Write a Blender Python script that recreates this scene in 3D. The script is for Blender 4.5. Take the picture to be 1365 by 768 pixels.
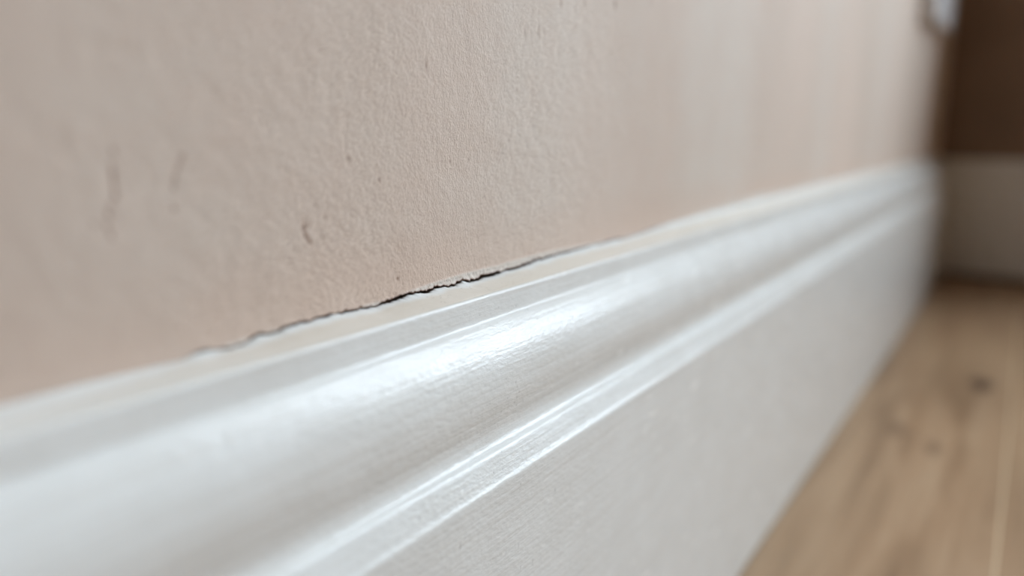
import bpy, math
import numpy as np
from mathutils import Matrix, Vector

for o in list(bpy.data.objects):
    bpy.data.objects.remove(o)
scn = bpy.context.scene
col = scn.collection

# ------------------------------------------------------------ camera
CAM_H = 0.192          # lens height above the floor
CAM_X = 0.105          # distance of the lens from the left wall
YAW, PITCH = math.radians(34.838), math.radians(11.968)
Fh = Vector((-math.sin(YAW), math.cos(YAW), 0))
Rt = Vector((math.cos(YAW), math.sin(YAW), 0))
Zu = Vector((0, 0, 1))
Fw = Fh * math.cos(PITCH) - Zu * math.sin(PITCH)
Up = Fh * math.sin(PITCH) + Zu * math.cos(PITCH)
cd = bpy.data.cameras.new('camera')
cam = bpy.data.objects.new('camera', cd)
col.objects.link(cam)
cam.matrix_world = Matrix(((Rt.x, Up.x, -Fw.x, CAM_X), (Rt.y, Up.y, -Fw.y, 0), (Rt.z, Up.z, -Fw.z, CAM_H), (0, 0, 0, 1)))
cd.sensor_width = 36
cd.lens = 986 / 1365 * 36
cd.clip_start = 0.005
cd.clip_end = 50
cd.dof.use_dof = True
cd.dof.focus_distance = 0.163
cd.dof.aperture_fstop = 4.4
scn.camera = cam

# ------------------------------------------------------------ light: an overcast sky through the window
WX0, WX1, WZ0, WZ1 = 0.50, 1.14, 0.42, 2.10     # opening in the far wall
w = bpy.data.worlds.new('sky'); scn.world = w; w.use_nodes = True
nt = w.node_tree; nt.nodes.clear()
wo = nt.nodes.new('ShaderNodeOutputWorld'); bg = nt.nodes.new('ShaderNodeBackground')
tc = nt.nodes.new('ShaderNodeTexCoord'); sx = nt.nodes.new('ShaderNodeSeparateXYZ')
rp = nt.nodes.new('ShaderNodeValToRGB')
nt.links.new(tc.outputs['Generated'], sx.inputs[0]); nt.links.new(sx.outputs['Z'], rp.inputs[0])
rp.color_ramp.elements[0].position = 0.0; rp.color_ramp.elements[0].color = (0.22, 0.21, 0.18, 1)
rp.color_ramp.elements[1].position = 0.06; rp.color_ramp.elements[1].color = (0.76, 0.89, 1.0, 1)
nt.links.new(rp.outputs[0], bg.inputs[0]); bg.inputs[1].default_value = 12.0
nt.links.new(bg.outputs[0], wo.inputs[0])
pl = bpy.data.lights.new('window_portal', 'AREA'); pl.shape = 'RECTANGLE'
pl.size = WX1 - WX0; pl.size_y = WZ1 - WZ0; pl.cycles.is_portal = True
po = bpy.data.objects.new('window_portal', pl); col.objects.link(po)

scn.view_settings.view_transform = 'Standard'
scn.view_settings.look = 'None'
scn.view_settings.gamma = 1
scn.view_settings.use_curve_mapping = False
scn.view_settings.exposure = 1.02

# ------------------------------------------------------------ material helpers
def srgb(r, g, b):
    f = lambda c: c / 12.92 if c <= 0.04045 else ((c + 0.055) / 1.055) ** 2.4
    return (f(r / 255), f(g / 255), f(b / 255), 1)

class Mat:
    def __init__(s, name, rough=0.5, spec=0.5):
        s.m = bpy.data.materials.new(name); s.m.use_nodes = True
        s.t = s.m.node_tree; s.b = s.t.nodes['Principled BSDF']
        s.b.inputs['Roughness'].default_value = rough
        s.b.inputs['Specular IOR Level'].default_value = spec
        s.tc = s.t.nodes.new('ShaderNodeTexCoord')
        s.nrm = None
    def n(s, kind, **kw):
        x = s.t.nodes.new(kind)
        for k, v in kw.items(): setattr(x, k, v)
        return x
    def l(s, a, b): s.t.links.new(a, b)
    def noise(s, scale=(1, 1, 1), sc=1.0, detail=3, rough=0.5, dist=0.0, loc=(0, 0, 0)):
        mp = s.n('ShaderNodeMapping'); mp.inputs['Scale'].default_value = scale; mp.inputs['Location'].default_value = loc
        s.l(s.tc.outputs['Object'], mp.inputs[0])
        nz = s.n('ShaderNodeTexNoise'); s.l(mp.outputs[0], nz.inputs['Vector'])
        nz.inputs['Scale'].default_value = sc; nz.inputs['Detail'].default_value = detail
        nz.inputs['Roughness'].default_value = rough; nz.inputs['Distortion'].default_value = dist
        return nz.outputs['Fac']
    def ramp(s, src, stops):
        r = s.n('ShaderNodeValToRGB'); s.l(src, r.inputs[0]); e = r.color_ramp.elements
        while len(e) < len(stops): e.new(0.5)
        for k, (p, c) in enumerate(stops):
            e[k].position = p; e[k].color = c if len(c) == 4 else (*c, 1)
        return r.outputs[0]
    def mix(s, fac, a, b, blend='MIX'):
        x = s.n('ShaderNodeMix', data_type='RGBA', blend_type=blend)
        for sock, v in ((x.inputs[0], fac), (x.inputs[6], a), (x.inputs[7], b)):
            if isinstance(v, (float, int)): sock.default_value = v
            elif isinstance(v, tuple): sock.default_value = v
            else: s.l(v, sock)
        return x.outputs[2]
    def color(s, c):
        if isinstance(c, tuple): s.b.inputs['Base Color'].default_value = c
        else: s.l(c, s.b.inputs['Base Color'])
    def bump(s, h, strength, dist):
        b = s.n('ShaderNodeBump'); b.inputs['Strength'].default_value = strength; b.inputs['Distance'].default_value = dist
        s.l(h, b.inputs['Height'])
        if s.nrm is not None: s.l(s.nrm, b.inputs['Normal'])
        s.nrm = b.outputs[0]; s.l(s.nrm, s.b.inputs['Normal'])
    def attr(s, name):
        a = s.n('ShaderNodeAttribute', attribute_name=name); return a.outputs['Fac']

W3 = (1, 1, 1, 1); K3 = (0, 0, 0, 1)
# bare pink plaster
pm = Mat('pink_plaster', 0.62, 0.35)
base = pm.ramp(pm.noise((1, 1, 0.45), 9, 4, 0.55), [(0.30, srgb(215, 198, 183)), (0.5, srgb(222, 203, 188)), (0.68, srgb(228, 208, 193))])
pale = pm.ramp(pm.noise((1, 3.2, 0.35), 3.0, 2, 0.5, loc=(0, 1.1, 0)), [(0.48, K3), (0.66, (0.45, 0.45, 0.45, 1))])
base = pm.mix(pale, base, srgb(232, 222, 211))
mot = pm.ramp(pm.noise((1, 1, 1), 70, 4, 0.6), [(0.35, K3), (0.75, (0.25, 0.25, 0.25, 1))])
base = pm.mix(mot, base, srgb(216, 188, 170))
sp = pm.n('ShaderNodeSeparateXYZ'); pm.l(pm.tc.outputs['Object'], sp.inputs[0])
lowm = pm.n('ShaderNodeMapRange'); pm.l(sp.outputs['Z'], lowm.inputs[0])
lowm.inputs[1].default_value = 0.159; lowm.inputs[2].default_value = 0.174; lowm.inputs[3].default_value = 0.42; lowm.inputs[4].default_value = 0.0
base = pm.mix(lowm.outputs[0], base, srgb(218, 184, 162))       # pinker tint low down, fading out a little above the board
base = pm.mix(pm.attr('film'), base, srgb(230, 220, 210))
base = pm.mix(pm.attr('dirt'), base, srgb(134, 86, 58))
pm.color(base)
pm.bump(pm.noise((1, 1, 1), 260, 3, 0.6), 0.45, 0.0006)
pm.bump(pm.noise((1, 1.2, 0.7), 1500, 4, 0.66, 1.0), 1.0, 0.00026)
PLASTER = pm.m

# gloss white paint with brush marks along the board
def paint(name, along):
    m = Mat(name, 0.30, 0.24)
    st = (1, 0.025, 1) if along == 'y' else (0.025, 1, 1)
    c = m.ramp(m.noise((1, 1, 1), 60, 4, 0.6), [(0.3, srgb(233, 230, 225)), (0.7, srgb(240, 238, 234))])
    c = m.mix(m.ramp(m.noise(st, 900, 3, 0.6), [(0.45, K3), (0.75, (0.35, 0.35, 0.35, 1))]), c, srgb(214, 206, 196))
    c = m.mix(m.attr('cream'), c, srgb(226, 221, 210))
    c = m.mix(m.attr('dirt'), c, srgb(112, 92, 78))
    m.color(c)
    r = m.n('ShaderNodeMapRange'); m.l(m.noise((1, 0.3, 1), 300, 4, 0.7), r.inputs[0])
    r.inputs[1].default_value = 0.3; r.inputs[2].default_value = 0.7; r.inputs[3].default_value = 0.15; r.inputs[4].default_value = 0.30
    m.l(r.outputs[0], m.b.inputs['Roughness'])
    m.bump(m.noise(st, 900, 4, 0.62), 0.55, 0.00022)
    m.bump(m.noise((1, 0.5, 1), 1000, 3, 0.6), 0.9, 0.00017)
    return m.m
PAINT = paint('white_gloss_paint', 'y')
PAINT_BACK = paint('white_gloss_paint_far_board', 'x')

cm = Mat('cream_caulk', 0.42, 0.4)
c = cm.ramp(cm.noise((1, 0.3, 1), 200, 4, 0.6), [(0.3, srgb(222, 212, 198)), (0.7, srgb(228, 219, 207))])
c = cm.mix(cm.attr('cream'), srgb(236, 235, 231), c)
c = cm.mix(cm.attr('dirt'), c, srgb(112, 92, 78))
cm.color(c)
cm.bump(cm.noise((1, 0.25, 1), 700, 4, 0.65), 0.5, 0.0002)
CAULK = cm.m

dk = Mat('raw_plaster_inside_crack', 0.9, 0.1); dk.color(srgb(120, 84, 58)); CAVITY = dk.m
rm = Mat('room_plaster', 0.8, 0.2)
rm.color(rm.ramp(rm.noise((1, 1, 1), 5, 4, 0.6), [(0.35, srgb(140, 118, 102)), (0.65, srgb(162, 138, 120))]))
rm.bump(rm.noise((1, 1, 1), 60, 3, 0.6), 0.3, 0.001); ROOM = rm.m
ce = Mat('ceiling_paint', 0.8, 0.2)
ce.color(ce.ramp(ce.noise((1, 1, 1), 8, 3), [(0.3, srgb(196, 190, 182)), (0.7, srgb(206, 200, 192))])); CEIL = ce.m
fr = Mat('window_frame_paint', 0.35, 0.5)
fr.color(fr.ramp(fr.noise((1, 1, 1), 40, 3), [(0.3, srgb(225, 225, 222)), (0.7, srgb(235, 235, 232))])); FRAME = fr.m
pc = Mat('white_moulded_plastic', 0.3, 0.5)
pc.color(pc.ramp(pc.noise((1, 1, 1), 90, 2), [(0.3, srgb(232, 233, 236)), (0.7, srgb(238, 239, 242))])); PLASTIC = pc.m
dp = Mat('dark_slot_plastic', 0.5, 0.4); dp.color(srgb(50, 48, 46)); SLOT = dp.m
bs = Mat('brass_screw', 0.35, 0.5); bs.color(srgb(190, 180, 160)); bs.b.inputs['Metallic'].default_value = 0.9; SCREW = bs.m

# oak boards running along y; one seam runs just right of the lens
SEAM = 0.1125; BW = 0.165
om = Mat('oak_boards', 0.42, 0.4)
g = om.noise((1, 0.06, 1), 90, 6, 0.62, 0.6)
c = om.ramp(g, [(0.30, srgb(136, 107, 80)), (0.46, srgb(166, 133, 102)), (0.60, srgb(180, 148, 117)), (0.75, srgb(192, 164, 134))])
big = om.ramp(om.noise((1, 0.22, 1), 14, 3, 0.55, 0.4), [(0.35, K3), (0.7, W3)])
c = om.mix(om.mix(0.55, K3, big), c, srgb(178, 152, 122))
dd = om.ramp(om.noise((1, 0.12, 1), 40, 3, 0.6, loc=(0.3, 0.2, 0)), [(0.55, K3), (0.72, (0.5, 0.5, 0.5, 1))])
c = om.mix(dd, c, srgb(122, 94, 68))
tone = om.attr('tone')
c = om.mix(tone, c, srgb(158, 127, 96))
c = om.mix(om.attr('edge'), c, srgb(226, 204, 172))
def knot(c, x, y, rx, ry, amt, colr):
    mp = om.n('ShaderNodeMapping', vector_type='POINT'); om.l(om.tc.outputs['Object'], mp.inputs[0])
    mp.inputs['Location'].default_value = (-x / rx, -y / ry, 0); mp.inputs['Scale'].default_value = (1 / rx, 1 / ry, 0)
    ln = om.n('ShaderNodeVectorMath', operation='LENGTH'); om.l(mp.outputs[0], ln.inputs[0])
    f = om.ramp(ln.outputs['Value'], [(0.25, (amt, amt, amt, 1)), (1.0, K3)])
    return om.mix(f, c, colr)
c = knot(c, 0.083, 0.64, 0.045, 0.11, 0.35, srgb(112, 84, 60))
c = knot(c, 0.092, 0.655, 0.011, 0.024, 0.95, srgb(58, 38, 28))
c = knot(c, 0.052, 0.52, 0.008, 0.018, 0.6, srgb(96, 70, 50))
c = knot(c, 0.075, 0.50, 0.006, 0.016, 0.6, srgb(96, 70, 50))
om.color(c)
om.bump(g, 0.25, 0.0005); OAK = om.m

# ------------------------------------------------------------ mesh helpers
def link(name, me, parent=None, kind=None):
    o = bpy.data.objects.new(name, me); col.objects.link(o)
    if parent: o.parent = parent
    if kind: o['kind'] = kind
    return o
def make(name, v, f, mats, parent=None, kind=None, smooth=False, attrs=None, midx=None):
    me = bpy.data.meshes.new(name)
    v = np.asarray(v, dtype=np.float64)
    me.from_pydata(v.tolist(), [], f if isinstance(f, list) else f.tolist())
    for m in (mats if isinstance(mats, list) else [mats]): me.materials.append(m)
    if smooth: me.polygons.foreach_set('use_smooth', [True] * len(me.polygons))
    if midx is not None: me.polygons.foreach_set('material_index', midx)
    for k, a in (attrs or {}).items():
        at = me.attributes.new(k, 'FLOAT', 'POINT'); at.data.foreach_set('value', np.asarray(a, dtype=np.float32).ravel())
    me.update(); me.validate()
    return link(name, me, parent, kind)
def grid_faces(nr, nc, flip=False):
    a = np.arange(nr * nc).reshape(nr, nc)
    q = np.stack([a[:-1, :-1], a[:-1, 1:], a[1:, 1:], a[1:, :-1]], -1).reshape(-1, 4)
    return q[:, ::-1] if flip else q
def box(x0, x1, y0, y1, z0, z1, V, F):
    b = len(V)
    V += [(x, y, z) for x in (x0, x1) for y in (y0, y1) for z in (z0, z1)]
    F += [[b + i for i in q] for q in ((0, 1, 3, 2), (4, 6, 7, 5), (0, 4, 5, 1), (2, 3, 7, 6), (0, 2, 6, 4), (1, 5, 7, 3))]
def boxes(name, L, mat, parent=None, kind=None, bevel=0):
    V, F = [], []
    for b in L: box(*b, V, F)
    o = make(name, V, F, mat, parent, kind)
    if bevel:
        m = o.modifiers.new('bevel', 'BEVEL'); m.width = bevel; m.segments = 3; m.limit_method = 'ANGLE'
    return o
def vnoise(x, y, seed, octv=3):
    """smooth 2-D value noise in -1..1"""
    out = 0; amp = 1; tot = 0
    for k in range(octv):
        r = np.random.RandomState(seed + k); T = r.rand(257, 257) * 2 - 1
        xi = np.floor(x).astype(int); yi = np.floor(y).astype(int)
        fx = x - xi; fy = y - yi; fx = fx * fx * (3 - 2 * fx); fy = fy * fy * (3 - 2 * fy)
        a = T[xi % 256, yi % 256]; b = T[(xi + 1) % 256, yi % 256]; c_ = T[xi % 256, (yi + 1) % 256]; d = T[(xi + 1) % 256, (yi + 1) % 256]
        out = out + amp * ((a * (1 - fx) + b * fx) * (1 - fy) + (c_ * (1 - fx) + d * fx) * fy)
        tot += amp; amp *= 0.5; x = x * 2.03 + 7; y = y * 2.03 + 3
    return out / tot

YB = 1.150      # face of the far wall
XR, YF, ZC = 3.4, -3.2, 2.4
ys = np.concatenate([np.linspace(YF, -0.2, 20), np.linspace(-0.19, 0.028, 30), np.arange(0.030, 0.105, 0.0004),
                     np.arange(0.105, 0.175, 0.00025), np.arange(0.1755, 0.30, 0.0005), np.arange(0.301, 0.5, 0.002), np.linspace(0.505, YB, 90)])
NY = len(ys)
near = np.clip((420 - ys * 1000) / 150, 0, 1) * np.clip((ys * 1000 + 10) / 30, 0, 1)

# ------------------------------------------------------------ the crack: (y, z below the lens, width) in mm along the wall
CR = [(-400, -34.5, 0), (36.05, -34.41, 0.0), (45.24, -34.35, 0.0), (55.96, -34.62, 0.0), (61.28, -34.7, 0.07), (62.83, -34.49, 0.12), (63.91, -34.02, 0.18), (65.74, -34.16, 0.19), (67.31, -34.75, 0.15), (68.88, -34.92, 0.31), (71.79, -34.98, 0.28), (74.37, -34.04, 0.26), (75.88, -34.03, 0.24), (78.96, -34.4, 0.27), (80.13, -33.75, 0.27), (82.9, -33.8, 0.28), (84.58, -33.8, 0.28), (86.29, -33.89, 0.35), (87.01, -33.58, 0.28), (90.56, -33.73, 0.36), (91.47, -33.73, 0.22), (92.39, -33.79, 0.08), (93.7, -33.83, 0.29), (96.97, -33.89, 0.23), (98.74, -33.95, 0.24), (99.73, -34.09, 0.12), (100.96, -34.16, 0.27), (102.18, -34.33, 0.11), (103.01, -34.42, 0.15), (105.04, -34.06, 0.37), (107.54, -34.11, 0.47), (109.64, -33.74, 0.51), (112.29, -33.54, 0.32), (115.32, -33.76, 0.2), (116.76, -33.94, 0.37), (118.46, -34.08, 0.53), (119.52, -34.11, 0.34), (120.71, -33.68, 0.42), (122.48, -33.73, 0.24), (125.84, -34.25, 0.23), (127.9, -34.09, 0.42), (129.98, -33.72, 0.42), (130.61, -33.54, 0.17), (132.11, -34.13, 0.32), (133.23, -34.28, 0.5), (134.8, -34.42, 0.39), (136.98, -34.25, 0.58), (139.27, -33.85, 0.44), (141.56, -34.12, 0.51), (144.82, -33.92, 0.45), (145.83, -33.92, 0.17), (146.95, -33.9, 0.26), (150.7, -34.09, 0.38), (155.08, -33.84, 0.39), (159.85, -33.59, 0.32), (162.89, -33.08, 0.25), (165.11, -33.57, 0.24), (167.56, -33.33, 0.29), (171.62, -33.3, 0.23), (179.74, -33.19, 0.32), (190.0, -33.11, 0.34), (192.94, -33.14, 0.07), (196.22, -33.44, 0.33), (207.94, -33.1, 0.39), (213.33, -33.74, 0.32), (226.49, -33.14, 0.26), (236.61, -32.7, 0.21), (251.81, -32.39, 0.0), (277.49, -32.31, 0.0), (310.25, -32.13, 0.0), (353.0, -31.9, 0.0), (499.66, -31.7, 0.0), (833.27, -31.7, 0.0), (1200, -31.7, 0)]
CR = np.array(CR)
ym = ys * 1000
czs = np.interp(ym, CR[:, 0], np.convolve(np.pad(CR[:, 1], 3, 'edge'), np.ones(7) / 7, 'valid'))
cz = np.interp(ym, CR[:, 0], CR[:, 1]); cw = np.interp(ym, CR[:, 0], CR[:, 2])
live = np.clip(cw / 0.2, 0, 1)
cw = cw * np.interp(ym, [85, 100, 165, 190], [1.1, 1.7, 1.7, 0.8])
cz = cz + vnoise(ym * 1.3, ym * 0, 11) * 0.34 * live
up = cz + cw / 2 + live * vnoise(ym * 2.6, ym * 0, 21) * 0.22
lo = np.minimum(cz - cw / 2 + live * vnoise(ym * 2.9, ym * 0, 31) * 0.22, up - 0.03 * live)
H = CAM_H * 1000
FILM = np.array([(-400, -34.5), (60, -34.6), (80, -33.6), (107.1, -33.63), (115.35, -32.91), (122.5, -32.5), (129.9, -32.27), (138.2, -32.19), (144.6, -32.28), (161.8, -31.96), (171.6, -32.04), (184, -32.35), (215, -33.0), (240, -32.6), (1200, -31.6)])
fz = np.maximum(np.interp(ym, FILM[:, 0], FILM[:, 1]), up)

# ------------------------------------------------------------ wall_left: relief of the plaster, its lower edge is the lip of the crack
off = np.concatenate([[0, 0.0, 0.05, 0.12, 0.25], np.arange(0.4, 4, 0.25), np.arange(4, 12, 0.35), np.arange(12, 46, 0.5),
                      np.arange(47, 80, 2), np.array([90, 110, 150, 200, 280, 400, 600, 900, 1300, 1700, ZC * 1000 - H + 34])])
NO = len(off)
Y, O = np.meshgrid(ym, off)
Z = up[None, :] + O
Z[-1] = ZC * 1000 - H
X = np.zeros_like(Z)
X += (vnoise(Y * 0.12, Z * 0.12, 3) * 0.10 + vnoise(Y * 0.9, Z * 0.9, 5) * 0.02) * near
fade = np.exp(-O / 1.2)
X += live[None, :] * fade * (0.12 + vnoise(Y * 1.1, Z * 1.3, 8) * 0.22)          # curled lip
dz_f = Z - fz[None, :]
bead = np.exp(-(dz_f / 0.16) ** 2) * np.clip((ym - 100) / 12, 0, 1) * np.clip((200 - ym) / 30, 0, 1)
fam = ((ym > 60) & (ym < 300))[None, :]
inside = np.clip(-dz_f / 0.15 + 0.5, 0, 1) * np.clip((fz - up - 0.15) / 0.3, 0, 1)[None, :]
X += bead * 0.16 + inside * (0.10 + vnoise(Y * 2.2, Z * 2.6, 9) * 0.10)
film = np.clip(inside + bead, 0, 1) * (0.72 + 0.28 * vnoise(Y * 1.5, Z * 2, 14))
film = np.clip(film, 0, 1)
# paint smeared a little way up the wall past the crack
sm = np.clip((ym - 240) / 60, 0, 1)[None, :] * np.clip(1 - (O - 1.2 - vnoise(Y * .05, O * 0, 4) * 1.2) / 0.8, 0, 1)
film = np.maximum(film, sm * 0.8)
patch = np.exp(-((Y - 355) / 28) ** 2) * np.clip(1 - (O - 2.2) / 1.0, 0, 1)
film = np.maximum(film, patch)
dirt = np.zeros_like(X)
PN = vnoise(Y * 3, Z * 3, 40) * 0.25
def pit(y, z, ry, rz, depth, d):
    r = np.sqrt(np.maximum(((Y - y) / ry) ** 2 + ((Z - z) / rz) ** 2 + PN, 0))
    k = np.clip(1 - r, 0, 1); k = k * k * (3 - 2 * k)
    return -depth * k, d * np.clip(k * 1.6, 0, 1)
PITS = [(87.03, -16.36), (86.26, -15.35), (85.98, -16.93), (86.54, -18.46), (87.32, -19.37), (90.28, -19.17), (91.24, -15.42), (89.13, -13.19), (64.24, -3.63), (62.14, -11.34), (50.26, -12.61), (78.27, -14.2), (144.13, 28.58), (173.06, 32.57), (180.37, 32.79), (185.59, 34.23), (203.2, 35.95), (227.67, 39.8), (153.21, 26.57), (156.44, 23.15), (159.43, 22.04), (162.47, 23.76), (149.43, -2.13), (119.92, 13.14), (97.37, -5.06), (105.15, -9.35), (133.78, -6.14), (127.12, -6.59), (109.5, -29.86)]
rs = np.random.RandomState(5)
allp = [(y, z, rs.uniform(.25, .5) * (1.6 if y > 170 else 1), rs.uniform(.4, .8) * (2.6 if z > 28 else 1), 0.18, 0.7) for y, z in PITS]
for pts in ([(86.6, -16.2), (85.9, -17.2), (86.6, -18.6), (87.6, -19.6)], [(53.98, -2.5), (53.54, -6.13), (53.54, -8.94), (52.4, -11), (52.04, -13.1), (52.6, -15)], [(64.2, -3.4), (63.04, -6.03), (62.4, -8.2)]):
    for a, b in zip(pts[:-1], pts[1:]):
        for t in np.linspace(0, 1, 6):
            allp.append((a[0] + (b[0] - a[0]) * t, a[1] + (b[1] - a[1]) * t, 0.22, 0.5, 0.14, 0.9))
for _ in range(150):
    allp.append((rs.uniform(70, 180), rs.uniform(-32, 30), rs.uniform(.12, .3), rs.uniform(.15, .45), 0.10, rs.uniform(.1, .4)))
for a in allp:
    dx_, dd_ = pit(*a); X += dx_; dirt = np.maximum(dirt, dd_)
# a hair-fine scratch
for (y0, z0, y1, z1) in ((138, -4.57, 168, -7.0), (143, -27, 153, -25.2)):
    t = np.clip(((Y - y0) / (y1 - y0)), 0, 1); ln = z0 + (z1 - z0) * t
    k = np.exp(-((Z - ln) / 0.12) ** 2) * ((Y > y0) & (Y < y1)); X -= 0.06 * k; dirt = np.maximum(dirt, 0.12 * k)
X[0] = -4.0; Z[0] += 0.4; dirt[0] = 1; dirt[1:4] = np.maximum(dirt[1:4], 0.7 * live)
X[-1] = 0
V = np.stack([X, Y, Z + H], -1).reshape(-1, 3) / 1000
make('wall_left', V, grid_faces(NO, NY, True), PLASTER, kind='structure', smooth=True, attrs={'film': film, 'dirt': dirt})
# what the crack opens onto: rough backing plaster
boxes('wall_left_core', [(-0.12, -0.0035, YF, YB, 0.0, ZC)], CAVITY, kind='structure')

# ------------------------------------------------------------ skirting profile (distance from wall, height below lens) in mm
def smooth_profile():
    P = [(0, -37), (7, -35.95, 0)]
    pts = []
    def arc(c, r, a0, a1, n):
        for t in np.linspace(a0, a1, n): pts.append((c[0] + r * math.cos(math.radians(t)), c[1] + r * math.sin(math.radians(t))))
    pts.append((0.0, -36.2)); pts.append((4, -35.75)); pts.append((8.0, -35.55))
    arc((8.65, -35.9), 0.33, 90, 5, 6)                      # painted-over top edge
    pts.append((9.15, -38)); pts.append((9.4, -40.6)); pts.append((9.55, -41.3))
    arc((10.35, -42.1), 0.45, 115, 55, 5)                    # little quirk and its edge
    pts += [(11.5, -42.75), (12.6, -44.05), (13.6, -45.5), (14.45, -47.05), (15.15, -48.7), (15.75, -50.7), (16.15, -53), (16.3, -55.5), (16.1, -58),
            (15.6, -60.5), (15.0, -63), (14.8, -64.8), (15.0, -66.0), (15.35, -66.9), (15.8, -67.45)]
    arc((16.6, -68.15), 0.45, 108, 26, 6)                    # lip of the cove
    pts += [(18.2, -70.55), (19.45, -73.2)]
    arc((19.4, -73.85), 0.6, 55, 0, 6)
    pts += [(20.0, -76), (20.0, -80), (20.0, -100), (20.05, -140), (20.0, -191)]
    return np.array(pts)
PR = smooth_profile()
def resample(P, step_fn):
    seg = np.hypot(*np.diff(P, axis=0).T); L = np.concatenate([[0], np.cumsum(seg)])
    t = [0]; 
    while t[-1] < L[-1]: t.append(t[-1] + step_fn(t[-1]))
    t[-1] = L[-1]; t = np.array(t)
    # gentle smoothing keeps the curves round between the given points
    return np.stack([np.interp(t, L, P[:, 0]), np.interp(t, L, P[:, 1])], 1), t
PP, tt = resample(PR, lambda t: 0.25 if t < 58 else (1.0 if t < 100 else 5.0))
k = np.array([1, 2, 3, 2, 1]) / 9
sm_ = PP.copy()
for _ in range(2):
    for j in (0, 1): sm_[2:-2, j] = np.convolve(sm_[:, j], k, 'same')[2:-2]
mask = (tt < 56)[:, None]; PP = np.where(mask, sm_, PP)
tan = np.gradient(PP, axis=0); tan /= np.linalg.norm(tan, axis=1)[:, None]
nor = np.stack([-tan[:, 1], tan[:, 0]], 1)

NR = len(PP)
Yb, T = np.meshgrid(ym, tt)
disp = vnoise(Yb * 0.05, T * 2.2, 51) * 0.018 + vnoise(Yb * 0.02, T * 0.35, 61) * 0.035 + vnoise(Yb * 0.35, T * 0.8, 71) * 0.012
disp *= near
Zp = np.repeat(PP[:, 1:2], NY, 1)
dirt = np.zeros_like(disp)
SPK = [(151.76, -35.6), (149.6, -35.6), (71.78, -36.04), (127.36, -35.6), (133.15, -38.58), (132.19, -39.09), (125.13, -39.39), (138.95, -40.05), (129.03, -54.6), (129.57, -55.85), (130.47, -57.4), (129.79, -58.46), (129.11, -59.52), (130.18, -60.59), (126.09, -57.48), (124.32, -60.3), (112.81, -56.65), (129.15, -72.03), (117.52, -71.14), (120.49, -71.57), (122.15, -68.36), (82.21, -70.03), (83.41, -70.76), (94.06, -71.01), (125.48, -76.53), (125.81, -84.88), (124.64, -91.37), (125.57, -97.3), (124.32, -83.83), (109.23, -85.76), (140.26, -84.22), (103.89, -81.38), (71.67, -45.48), (69.48, -48.83), (76.17, -35.77), (74.64, -48.79)]
rs = np.random.RandomState(9)
PB = vnoise(Yb * 4, Zp * 4, 40) * 0.2
sp_l = [(y, z, rs.uniform(.12, .26), rs.uniform(.16, .34), 0.08, .5) for y, z in SPK]
for _ in range(260):
    sp_l.append((rs.uniform(95, 160), rs.uniform(-120, -37), rs.uniform(.1, .2), rs.uniform(.1, .25), 0.05, rs.uniform(.1, .45)))
for (y, z, ry, rz, dp_, da) in sp_l:
    r = np.sqrt(np.maximum(((Yb - y) / ry) ** 2 + ((Zp - z) / rz) ** 2 + PB, 0))
    kk = np.clip(1 - r, 0, 1); kk = kk * kk * (3 - 2 * kk)
    disp -= dp_ * kk; dirt = np.maximum(dirt, da * np.clip(kk * 1.5, 0, 1))
Xb = PP[:, 0:1] + nor[:, 0:1] * disp; Zb = PP[:, 1:2] + nor[:, 1:2] * disp
cream = np.clip(1 - (T - 8.2) / 0.6, 0, 1) * (0.3 + 0.7 * near)
V = np.stack([Xb, Yb, Zb + H], -1).reshape(-1, 3) / 1000
make('baseboard_left', V, grid_faces(NR, NY, True), PAINT, kind='structure', smooth=True, attrs={'dirt': dirt, 'cream': cream})

# the bead of caulk between the board and the wall; its top edge is the lower lip of the crack
us = np.concatenate([[0, 0], np.linspace(0.02, 1, 34)])
NU = len(us)
Yc, Uc = np.meshgrid(ym, us)
end_x, end_z = 8.2, -35.52
x0 = 0.10
Xc = x0 + (end_x - x0) * Uc
los = czs - 0.15
Zc_ = los[None, :] + (end_z - los[None, :]) * (Uc ** 0.85) + (lo - los)[None, :] * np.exp(-Uc * 14)
Zc_ = np.where(Uc > 0.9, np.minimum(Zc_, los[None, :] + (end_z - los[None, :]) * (Uc ** 0.85)), Zc_)
Zc_ += vnoise(Yc * 0.10, Uc * 3, 81) * 0.06 * np.sin(np.pi * Uc) + vnoise(Yc * 0.25, Uc * 16, 83) * 0.02 * near
Xc[0] = -3.0; Zc_[0] = lo - 0.6
Xc[1] = -0.3; Zc_[1] = lo - 0.05
cl = np.clip(1 - live, 0, 1)
Zc_[1] += 0.05 * cl; 
Xc[-1] = 8.4; Zc_[-1] = -35.7
dcl = np.zeros_like(Xc); dcl[0] = 1; dcl[1] = live
for _ in range(60):
    y, u, r_ = rs.uniform(100, 165), rs.uniform(.1, .9), rs.uniform(.12, .28)
    q = np.sqrt(((Yc - y) / r_) ** 2 + ((Uc - u) * 8 / r_) ** 2); dcl = np.maximum(dcl, np.clip(1 - q, 0, 1) * rs.uniform(.3, .9))
creamc = np.clip((Uc - 0.16 - vnoise(Yc * .25, Uc * 0, 85) * 0.12) / 0.2, 0, 1) * (0.75 + 0.25 * near) * np.clip((Yc - 20) / 60, 0.2, 1)
V = np.stack([Xc, Yc, Zc_ + H], -1).reshape(-1, 3) / 1000
make('trim_1', V, grid_faces(NU, NY, True), CAULK, kind='structure', smooth=True, attrs={'cream': creamc, 'dirt': dcl})

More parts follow.
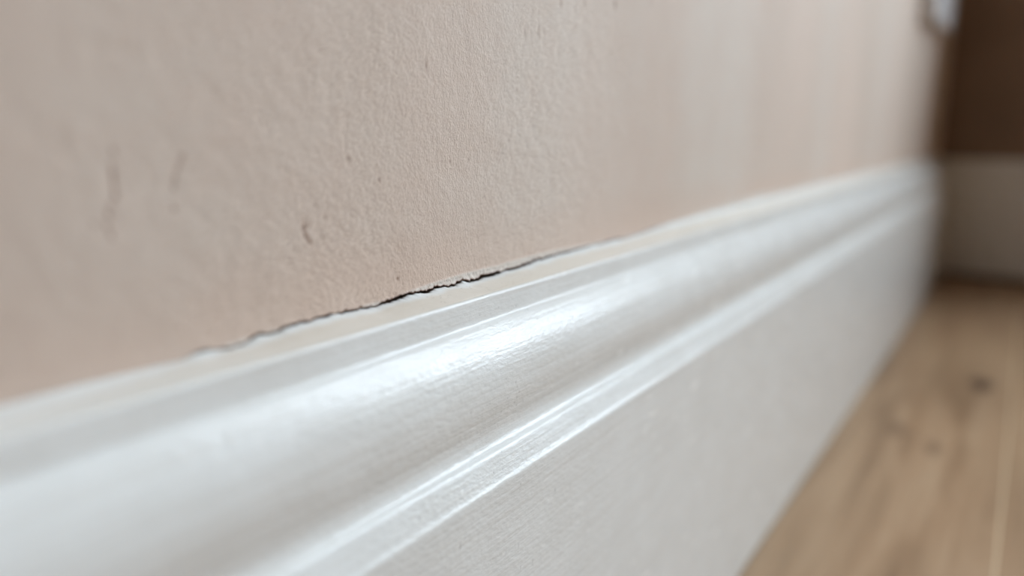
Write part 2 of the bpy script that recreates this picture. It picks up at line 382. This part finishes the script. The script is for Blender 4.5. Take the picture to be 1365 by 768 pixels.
# ------------------------------------------------------------ floor of oak boards with small bevelled seams
xs = []
tones = []
k0 = -1
edges = [SEAM + BW * i for i in range(-1, int((XR - SEAM) / BW) + 2)]
xs = [-0.02]
prof = [(-0.02, 0)]
for e in edges:
    if e < 0 or e > XR: continue
    prof += [(e - 0.00055, 0), (e - 0.0003, -0.0004), (e + 0.0003, -0.0004), (e + 0.00055, 0)]
prof.append((XR + 0.1, 0))
fy = [YF - 0.1, -1, 0, 0.5, 1.0, YB + 0.1]
V = [(x, y, z) for y in fy for x, z in prof]
rt = np.random.RandomState(2); tn = {}
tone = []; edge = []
for y in fy:
    for x, z in prof:
        b = math.floor((x - SEAM) / BW)
        if b not in tn: tn[b] = rt.uniform(0, .5)
        tone.append({-1: 0.12, 0: 0.35}.get(b, tn[b]))
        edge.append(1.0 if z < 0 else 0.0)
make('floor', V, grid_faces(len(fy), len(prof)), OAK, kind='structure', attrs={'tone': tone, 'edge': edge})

# ------------------------------------------------------------ far wall with its window opening, and the rest of the room
TW = 0.16
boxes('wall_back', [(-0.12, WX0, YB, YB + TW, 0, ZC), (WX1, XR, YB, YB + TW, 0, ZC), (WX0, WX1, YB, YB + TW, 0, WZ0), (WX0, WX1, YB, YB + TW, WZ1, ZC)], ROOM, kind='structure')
boxes('wall_right', [(XR, XR + 0.1, YF, YB + TW, 0, ZC)], ROOM, kind='structure')
boxes('wall_front', [(-0.12, XR + 0.1, YF - 0.1, YF, 0, ZC)], ROOM, kind='structure')
boxes('ceiling', [(-0.12, XR + 0.1, YF - 0.1, YB + TW, ZC, ZC + 0.1)], CEIL, kind='structure')
po.location = ((WX0 + WX1) / 2, YB + TW - 0.01, (WZ0 + WZ1) / 2); po.rotation_euler = (math.radians(-90), 0, 0)
win = bpy.data.objects.new('window_1', None); col.objects.link(win); win['kind'] = 'structure'
win.location = ((WX0 + WX1) / 2, YB + TW, WZ0)
def wbox(name, L, mat, bevel=0.003):
    cx, cy, cz_ = win.location
    return boxes(name, [(a - cx, b - cx, c_ - cy, d - cy, e - cz_, f - cz_) for a, b, c_, d, e, f in L], mat, win, None, bevel)
fw = 0.05; mx = (WX0 + WX1) / 2
wbox('window_frame', [(WX0, WX0 + fw, YB + TW - .06, YB + TW - 0.015, WZ0, WZ1), (WX1 - fw, WX1, YB + TW - .06, YB + TW - 0.015, WZ0, WZ1),
                      (WX0 + fw, WX1 - fw, YB + TW - .06, YB + TW - 0.015, WZ0, WZ0 + fw), (WX0 + fw, WX1 - fw, YB + TW - .06, YB + TW - 0.015, WZ1 - fw, WZ1)], FRAME)
wbox('window_sill', [(WX0 - 0.03, WX1 + 0.03, YB - 0.03, YB + TW - 0.06, WZ0 - 0.022, WZ0 - 0.001)], FRAME)

gm = bpy.data.materials.new('window_glass'); gm.use_nodes = True; gt = gm.node_tree; gt.nodes.clear()
g_o = gt.nodes.new('ShaderNodeOutputMaterial'); g_m = gt.nodes.new('ShaderNodeMixShader'); g_t = gt.nodes.new('ShaderNodeBsdfTransparent')
g_g = gt.nodes.new('ShaderNodeBsdfGlossy'); g_g.inputs['Roughness'].default_value = 0.02; g_m.inputs[0].default_value = 0.04
gt.links.new(g_t.outputs[0], g_m.inputs[1]); gt.links.new(g_g.outputs[0], g_m.inputs[2]); gt.links.new(g_m.outputs[0], g_o.inputs[0])
wbox('window_pane', [(WX0 + fw, WX1 - fw, YB + TW - .040, YB + TW - .036, WZ0 + fw, WZ1 - fw)], gm, 0)

# far skirting board: the same moulding, standing a few millimetres clear of the floor
xb = np.concatenate([np.linspace(0.004, 0.5, 60), np.linspace(0.53, XR, 40)])
XX, _ = np.meshgrid(xb, PP[:, 0])
V = np.stack([XX, YB - PP[:, 0:1] / 1000 + 0 * XX, (np.maximum(PP[:, 1:2], -H + 8) + H) / 1000 + 0 * XX], -1).reshape(-1, 3)
make('baseboard_back', V, grid_faces(NR, len(xb)), PAINT_BACK, kind='structure', smooth=True, attrs={'dirt': np.zeros(XX.shape), 'cream': np.zeros(XX.shape)})

# ------------------------------------------------------------ double socket low on the left wall by the far corner
SY, SZ = 0.893, CAM_H + 0.105          # centre along the wall, bottom edge
sock = bpy.data.objects.new('wall_socket', None); col.objects.link(sock)
sock.location = (0, SY, SZ)
sock['label'] = 'white plastic double wall socket on the pink plaster near the far corner'
sock['category'] = 'socket'
boxes('faceplate', [(0.0, 0.0145, -0.073, 0.073, 0, 0.086)], PLASTIC, sock, bevel=0.003)
for s in (-1, 1):
    cy = s * 0.035
    boxes('rocker_switch', [(0.0145, 0.0175, cy + 0.016 - 0.006, cy + 0.016 + 0.006, 0.062, 0.079)], PLASTIC, sock, bevel=0.001)
    boxes('pin_slot', [(0.0140, 0.0149, cy - 0.002, cy + 0.002, 0.046, 0.055)], SLOT, sock)
    for q in (-1, 1):
        boxes('pin_slot', [(0.0140, 0.0149, cy + q * 0.011 - 0.0032, cy + q * 0.011 + 0.0032, 0.026, 0.030)], SLOT, sock)
    import bmesh
    bm = bmesh.new()
    bmesh.ops.create_cone(bm, cap_ends=True, segments=24, radius1=0.0032, radius2=0.0028, depth=0.001)
    bmesh.ops.rotate(bm, verts=bm.verts, matrix=Matrix.Rotation(math.radians(90), 3, 'Y'))
    bmesh.ops.translate(bm, verts=bm.verts, vec=(0.0149, s * 0.060, 0.043))
    me = bpy.data.meshes.new('screw'); bm.to_mesh(me); bm.free(); me.materials.append(SCREW); link('screw', me, sock)
